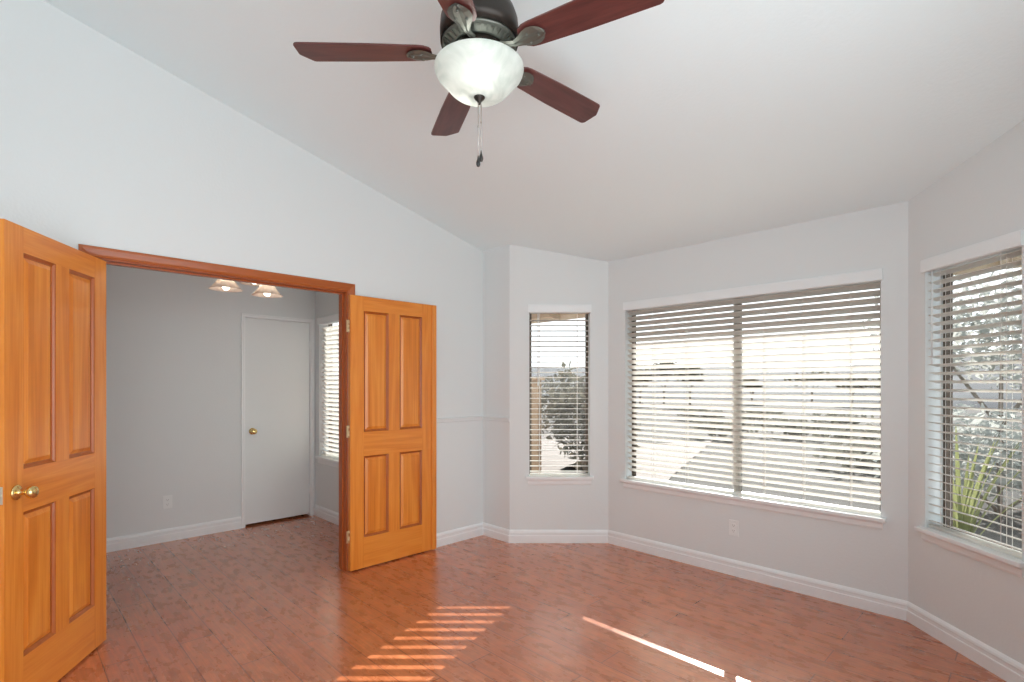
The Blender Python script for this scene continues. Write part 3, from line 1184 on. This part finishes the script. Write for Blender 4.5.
def iron_mesh():
    m = MB()
    # arm from the hub, S-bent, widening to a pointed leaf plate under the blade
    st = [(0.085, 0.016, 0.006), (0.105, 0.015, 0.004), (0.130, 0.014, -0.006), (0.155, 0.015, -0.014), (0.180, 0.024, -0.012), (0.200, 0.036, -0.010),
          (0.222, 0.043, -0.009), (0.245, 0.040, -0.009), (0.262, 0.028, -0.008), (0.275, 0.010, -0.008)]
    vs, fs = [], []
    for (r, h, z) in st:
        vs += [(r, -h, z), (r, -h * 0.45, z - 0.006), (r, 0, z - 0.003), (r, h * 0.45, z - 0.006), (r, h, z), (r, 0, z + 0.005)]
    for i in range(len(st) - 1):
        for k in range(6):
            a, b = i * 6 + k, i * 6 + (k + 1) % 6
            fs.append((a, b, b + 6, a + 6))
    fs.append(tuple(range(5, -1, -1)))
    q = (len(st) - 1) * 6
    fs.append(tuple(q + k for k in range(6)))
    m.add(vs, fs)
    for (x, y) in ((0.215, 0.020), (0.215, -0.020), (0.252, 0.0)):
        m.lathe([(0.0, -0.019), (0.004, -0.018), (0.005, -0.014), (0.005, -0.008)], 10, (x, y, 0))
    return m


BLADE_ANGLES = (180.8, 180.8 - 72, 186.1 - 144, 186.25 - 216, 185.2 - 288)
bl_src = ir_src = None
for k in range(5):
    a = rad(BLADE_ANGLES[k]) + YAW
    if bl_src is None:
        b = blade_mesh().build('blade', M_blade, fan)
        ir = iron_mesh().build('blade_iron', M_pewter, b)
        bl_src, ir_src = b, ir
    else:
        b = bl_src.copy()
        C.objects.link(b)
        b.parent = fan
        ir = ir_src.copy()
        C.objects.link(ir)
        ir.parent = b
    b.rotation_euler = Matrix.Rotation(a, 3, 'Z').to_4x4().to_euler()
    b.rotation_euler = (Matrix.Rotation(a, 4, 'Z') @ Matrix.Rotation(rad(-7.7), 4, 'X')).to_euler()
    b.location = (0, 0, 0)

# pull chains
for dx, ln, lz in ((-0.004, 0.200, 0.095), (0.0065, 0.176, 0.075)):
    off = RIGHT * dx + FWD * (0.004 if dx > 0 else -0.006)
    top = BOWL_Z - 0.138
    m = MB()
    m.tube([(off.x, off.y, top), (off.x, off.y, top - ln)], 0.0013, 6)
    m.lathe([(0.0, 0), (0.0028, 0.002), (0.0028, 0.008), (0.0, 0.010)], 8, (off.x, off.y, top - lz))
    ch = m.build('pull_chain', M_chain, fan)
    m = MB()
    m.lathe([(0.0, 0.0), (0.002, -0.001), (0.0035, -0.012), (0.0075, -0.026), (0.008, -0.034), (0.005, -0.042), (0.0, -0.044)], 14, (off.x, off.y, top - ln))
    m.build('pull_knob', M_pull, ch)


# ------------------------------------------------------------------ lamp cluster in the adjoining room
LC = RIGHT * (-1.95) + FWD * 3.86
lamp = tag(empty('ceiling_light', (LC.x, LC.y, 2.44)), 'three-arm ceiling light with warm glowing flared glass shades in the adjoining room', 'ceiling light')
m = MB()
m.lathe([(0.0, 0.0), (0.075, 0.0), (0.078, -0.012), (0.06, -0.03), (0.02, -0.04), (0.018, -0.12), (0.03, -0.14), (0.03, -0.165), (0.0, -0.18)], 28)
m.build('canopy', M_satin_brass, lamp)
for (xc, zz, zdrop, tx) in ((-1.992, 3.62, 2.034, 0), (-1.812, 3.85, 2.032, 0), (-2.02, 4.08, 2.165, 0)):
    p = RIGHT * xc + FWD * zz - LC
    drop = zdrop - 2.44
    arm = MB()
    top = Vector((p.x, p.y, drop + 0.125))
    pts = [Vector((0, 0, -0.15)), Vector((p.x * 0.35, p.y * 0.35, -0.13)), Vector((p.x * 0.75, p.y * 0.75, -0.135 + 0.02)), Vector((p.x, p.y, -0.16 if drop < -0.35 else -0.15)), top]
    arm.tube(pts, 0.006, 8)
    arm.lathe([(0.0, 0.0), (0.02, 0.0), (0.023, -0.02), (0.020, -0.035), (0.0, -0.035)], 16, (p.x, p.y, drop + 0.13))
    ar = arm.build('arm', M_satin_brass, lamp)
    sh = MB()
    pr = [(0.028, 0.105), (0.034, 0.098), (0.050, 0.070), (0.066, 0.044), (0.084, 0.022), (0.103, 0.002), (0.106, 0.0), (0.101, 0.002), (0.082, 0.024), (0.063, 0.046), (0.047, 0.070), (0.031, 0.098), (0.026, 0.102)]
    sh.lathe(pr, 40, (p.x, p.y, drop))
    sh.build('glass_shade', M_warmshade, ar)
    bb = MB()
    bb.lathe([(0.0, -0.002), (0.012, 0.002), (0.022, 0.014), (0.025, 0.028), (0.021, 0.045), (0.013, 0.062), (0.012, 0.09), (0, 0.095)], 18, (p.x, p.y, drop - 0.004))
    bb.build('bulb', M_bulb_warm, ar)
    ld = bpy.data.lights.new('lamp_light', 'POINT')
    ld.energy = 8.0
    ld.shadow_soft_size = 0.025
    ld.color = (1.0, 0.91, 0.80)
    lo = bpy.data.objects.new('lamp_light', ld)
    C.objects.link(lo)
    lo.parent = lamp
    lo.location = (p.x, p.y, drop + 0.03)

# ------------------------------------------------------------------ outdoors, seen through the slats
GZ = -0.35
m = MB()
n = 30
for i in range(n):
    for j in range(n):
        x0, x1 = -60 + i * 4, -60 + (i + 1) * 4
        y0, y1 = -45 + j * 4, -45 + (j + 1) * 4
        vs = []
        for x, y in ((x0, y0), (x1, y0), (x1, y1), (x0, y1)):
            d = max(0.0, math.hypot(x + 2, y - 2) - 12)
            vs.append((x, y, GZ + 0.012 * d * noise.noise(Vector((x * 0.08, y * 0.08, 0)))))
        m.add(vs, [(0, 1, 2, 3)])
g = m.build('ground', M_ground, fix=False)
tag(g, 'dry grey-brown ground outside the windows', 'ground', kind='structure')


def ground_at(px, py, gz=GZ + 0.02):
    t_ = (px - 512) / FPX
    s = (CAM_H - gz) * FPX / (py - 385)
    v = (FWD + RIGHT * t_) * s
    return (v.x, v.y)


m = MB()
pl = [ground_at(615, 446), ground_at(712, 441), ground_at(700, 452), ground_at(672, 476), ground_at(650, 505), ground_at(590, 520), ground_at(560, 470)]
n = len(pl)
m.add([(x, y, GZ - 0.05) for x, y in pl] + [(x, y, GZ + 0.03) for x, y in pl], [tuple(range(n)), tuple(range(n, 2 * n))] + [(i, (i + 1) % n, n + (i + 1) % n, n + i) for i in range(n)])
tag(m.build('patio', M_patio), 'pale pinkish concrete patio seen through the left half of the wide blind', 'patio', kind='structure')

m = MB()  # unseen pale slab, added to bounce light up to the ceiling
m.box(XR + 0.14, -6, -0.15, 8, 4.2, -0.02)
tag(m.build('reflector', speckle('white_reflector', (0.72, 0.72, 0.72), (0.78, 0.78, 0.78), 2.0)), 'pale terrace added beside the house to bounce light indoors', 'reflector', kind='structure')

m = MB()
pl = [ground_at(470, 428), ground_at(612, 428), ground_at(620, 500), ground_at(450, 500)]
n = len(pl)
m.add([(x, y, GZ - 0.05) for x, y in pl] + [(x, y, GZ + 0.03) for x, y in pl], [tuple(range(n)), tuple(range(n, 2 * n))] + [(i, (i + 1) % n, n + (i + 1) % n, n + i) for i in range(n)])
tag(m.build('driveway', M_patio), 'pale beige paved ground low in the view through the narrow left blind', 'paving', kind='structure')

# hills on the horizon
m = MB()
R0 = 75
prev = None
for k in range(90):
    a = rad(20 + k * 2.0)
    h = 0.9 + 1.0 * noise.noise(Vector((k * 0.13, 2.3, 0))) + 0.5 * noise.noise(Vector((k * 0.6, 7.3, 0)))
    h = max(0.3, h) * 1.2 + 1.3
    row = [(math.cos(a) * (R0 - 22), math.sin(a) * (R0 - 22), -2.0), (math.cos(a) * R0, math.sin(a) * R0, h + CAM_H), (math.cos(a) * (R0 + 25), math.sin(a) * (R0 + 25), -2.0)]
    if prev:
        m.add(prev + row, [(0, 3, 4, 1), (1, 4, 5, 2)], smooth=True)
    prev = row
tag(m.build('hills', M_hill, fix=False), 'low dark scrubby hills along the horizon beyond the windows', 'hills', kind='structure')


def foliage(m, c, r, n, size, drop=0.0, squash=1.0):
    for _ in range(n):
        while True:
            v = Vector((random.uniform(-1, 1), random.uniform(-1, 1), random.uniform(-1, 1)))
            if 0.25 < v.length < 1:
                break
        p = Vector(c) + Vector((v.x * r[0], v.y * r[1], v.z * r[2]))
        u = Vector((random.gauss(0, 1), random.gauss(0, 1), random.gauss(0, 0.6))).normalized()
        w_ = u.orthogonal().normalized()
        s = size * random.uniform(0.6, 1.3)
        w_ = (w_ * math.cos(1.0) + u.cross(w_) * random.uniform(-1, 1)).normalized()
        m.add([p - u * s, p - w_ * s * 0.4, p + u * s, p + w_ * s * 0.4 + Vector((0, 0, s * 0.15))], [(0, 1, 2, 3)])


def bush(name, label, cat, c, r, leafm, n=500, size=0.06, trunk=0.0, group=None, blobs=5):
    e = tag(empty(name, (c[0], c[1], GZ)), label, cat, group)
    m = MB()
    zc0 = trunk + r[2]
    for b in range(blobs):
        a = 2 * PI * b / blobs
        o = (math.cos(a) * r[0] * 0.45, math.sin(a) * r[1] * 0.45, zc0 + random.uniform(-0.25, 0.25) * r[2])
        foliage(m, o, (r[0] * 0.6, r[1] * 0.6, r[2] * 0.7), n // blobs, size)
    m.build('foliage', leafm, e, fix=False)
    m = MB()
    for b in range(4 if trunk < 0.4 else 3):
        a = 2 * PI * b / 4
        tr = 0.03 + 0.02 * trunk
        m.tube([(0.02 * math.cos(a), 0.02 * math.sin(a), -0.05), (0.05 * math.cos(a), 0.05 * math.sin(a), trunk * 0.7 + 0.05),
                (math.cos(a) * r[0] * 0.5, math.sin(a) * r[1] * 0.5, zc0)], [tr, tr * 0.8, tr * 0.3], 7)
    m.build('stem', M_bark, e)
    return e


def at(px, Z):
    v = FWD * Z + RIGHT * ((px - 512) / FPX * Z)
    return (v.x, v.y)


# shrubs seen through the narrow left blind
bush('shrub', 'dark dense shrub seen through the right side of the narrow left blind', 'shrub', at(589, 9.3), (0.95, 0.9, 1.12), M_leaf_dark, 1600, 0.09)
bush('shrub', 'dark leafy shrub seen through the middle of the narrow left blind', 'shrub', at(570, 21), (2.2, 2.0, 1.35), M_leaf_dark, 1600, 0.09)
# tan garden wall at the left of that view
m = MB()
p = at(522, 9.0)
q = at(538, 8.9)
d = Vector((q[0] - p[0], q[1] - p[1], 0)).normalized()
nrm = Vector((-d.y, d.x, 0)) * 0.2
a3, b3 = Vector((*p, 0)) - d * 1.2, Vector((*q, 0))
top = 1.45
m.hexa([(a3.x, a3.y, GZ - .05), (b3.x, b3.y, GZ - .05), (b3.x + nrm.x, b3.y + nrm.y, GZ - .05), (a3.x + nrm.x, a3.y + nrm.y, GZ - .05),
        (a3.x, a3.y, top), (b3.x, b3.y, top), (b3.x + nrm.x, b3.y + nrm.y, top), (a3.x + nrm.x, a3.y + nrm.y, top)])
a4, b4 = a3 - d * 0.05 - nrm * 0.2, b3 + d * 0.05 - nrm * 0.2
n2 = nrm * 1.4
m.hexa([(a4.x, a4.y, top), (b4.x, b4.y, top), (b4.x + n2.x, b4.y + n2.y, top), (a4.x + n2.x, a4.y + n2.y, top),
        (a4.x, a4.y, top + .06), (b4.x, b4.y, top + .06), (b4.x + n2.x, b4.y + n2.y, top + .06), (a4.x + n2.x, a4.y + n2.y, top + .06)])
tag(m.build('garden_wall', M_stucco), 'tan stucco garden wall seen through the left side of the narrow left blind', 'garden wall')

# row of far trees on the horizon, seen through the wide blind
for i, (px, Z, r_, h_) in enumerate(((640, 40, 1.2, 1.1), (664, 46, 1.5, 1.5), (690, 40, 1.2, 1.2), (752, 44, 0.9, 0.8), (812, 49, 2.2, 1.1), (852, 42, 1.8, 0.9), (886, 49, 1.6, 0.8))):
    b = bush('tree', 'far dark tree on the horizon through the wide blind', 'tree', at(px, Z), (r_, r_, h_ * 0.75), M_leaf_dark, 260, 0.28, trunk=h_ * 0.9 + 0.5,
             group='far trees on the horizon')
# low scrub in the middle distance
for i, (px, Z) in enumerate(((760, 24), (800, 17), (838, 21), (862, 14), (700, 26), (722, 17), (878, 10.5))):
    bush('scrub_bush', 'low grey scrub bush on the ground beyond the wide blind', 'bush', at(px, Z), (1.2, 1.2, 0.34), M_leaf_scrub, 320, 0.13, group='scrub bushes beyond the wide window')

# plants beyond the narrow right blind
bush('tree', 'grey-leaved tree filling the view through the narrow right blind', 'tree', at(1000, 10.5), (2.3, 2.0, 1.5), M_leaf_grey, 2600, 0.10, trunk=1.3, blobs=7)
bush('hedge_shrub', 'pale grey-green shrub below the tree, seen through the narrow right blind', 'shrub', at(1000, 7.0), (1.5, 1.3, 0.75), M_leaf_grey, 2600, 0.07, blobs=6)
e = tag(empty('flax_plant', (*at(960, 4.6), GZ)), 'bright green long-leaved plant at the lower left of the narrow right blind', 'plant')
for k in range(26):
    a = random.uniform(0, 2 * PI)
    ln = random.uniform(0.9, 1.45)
    sp = random.uniform(0.15, 0.6)
    m = MB()
    vs = []
    for s in range(7):
        q = s / 6
        r = sp * q ** 1.6
        z = ln * (q - 0.25 * q * q * sp)
        wd = 0.028 * (1 - q) ** 0.6 + 0.002
        cx, cy = r * math.cos(a), r * math.sin(a)
        vs += [(cx - wd * math.sin(a), cy + wd * math.cos(a), z), (cx, cy, z - 0.01), (cx + wd * math.sin(a), cy - wd * math.cos(a), z)]
    fs = []
    for s in range(6):
        fs += [(s * 3, s * 3 + 1, s * 3 + 4, s * 3 + 3), (s * 3 + 1, s * 3 + 2, s * 3 + 5, s * 3 + 4)]
    m.add(vs, fs, smooth=True)
    m.build('leaf', M_leaf_green, e, fix=False)
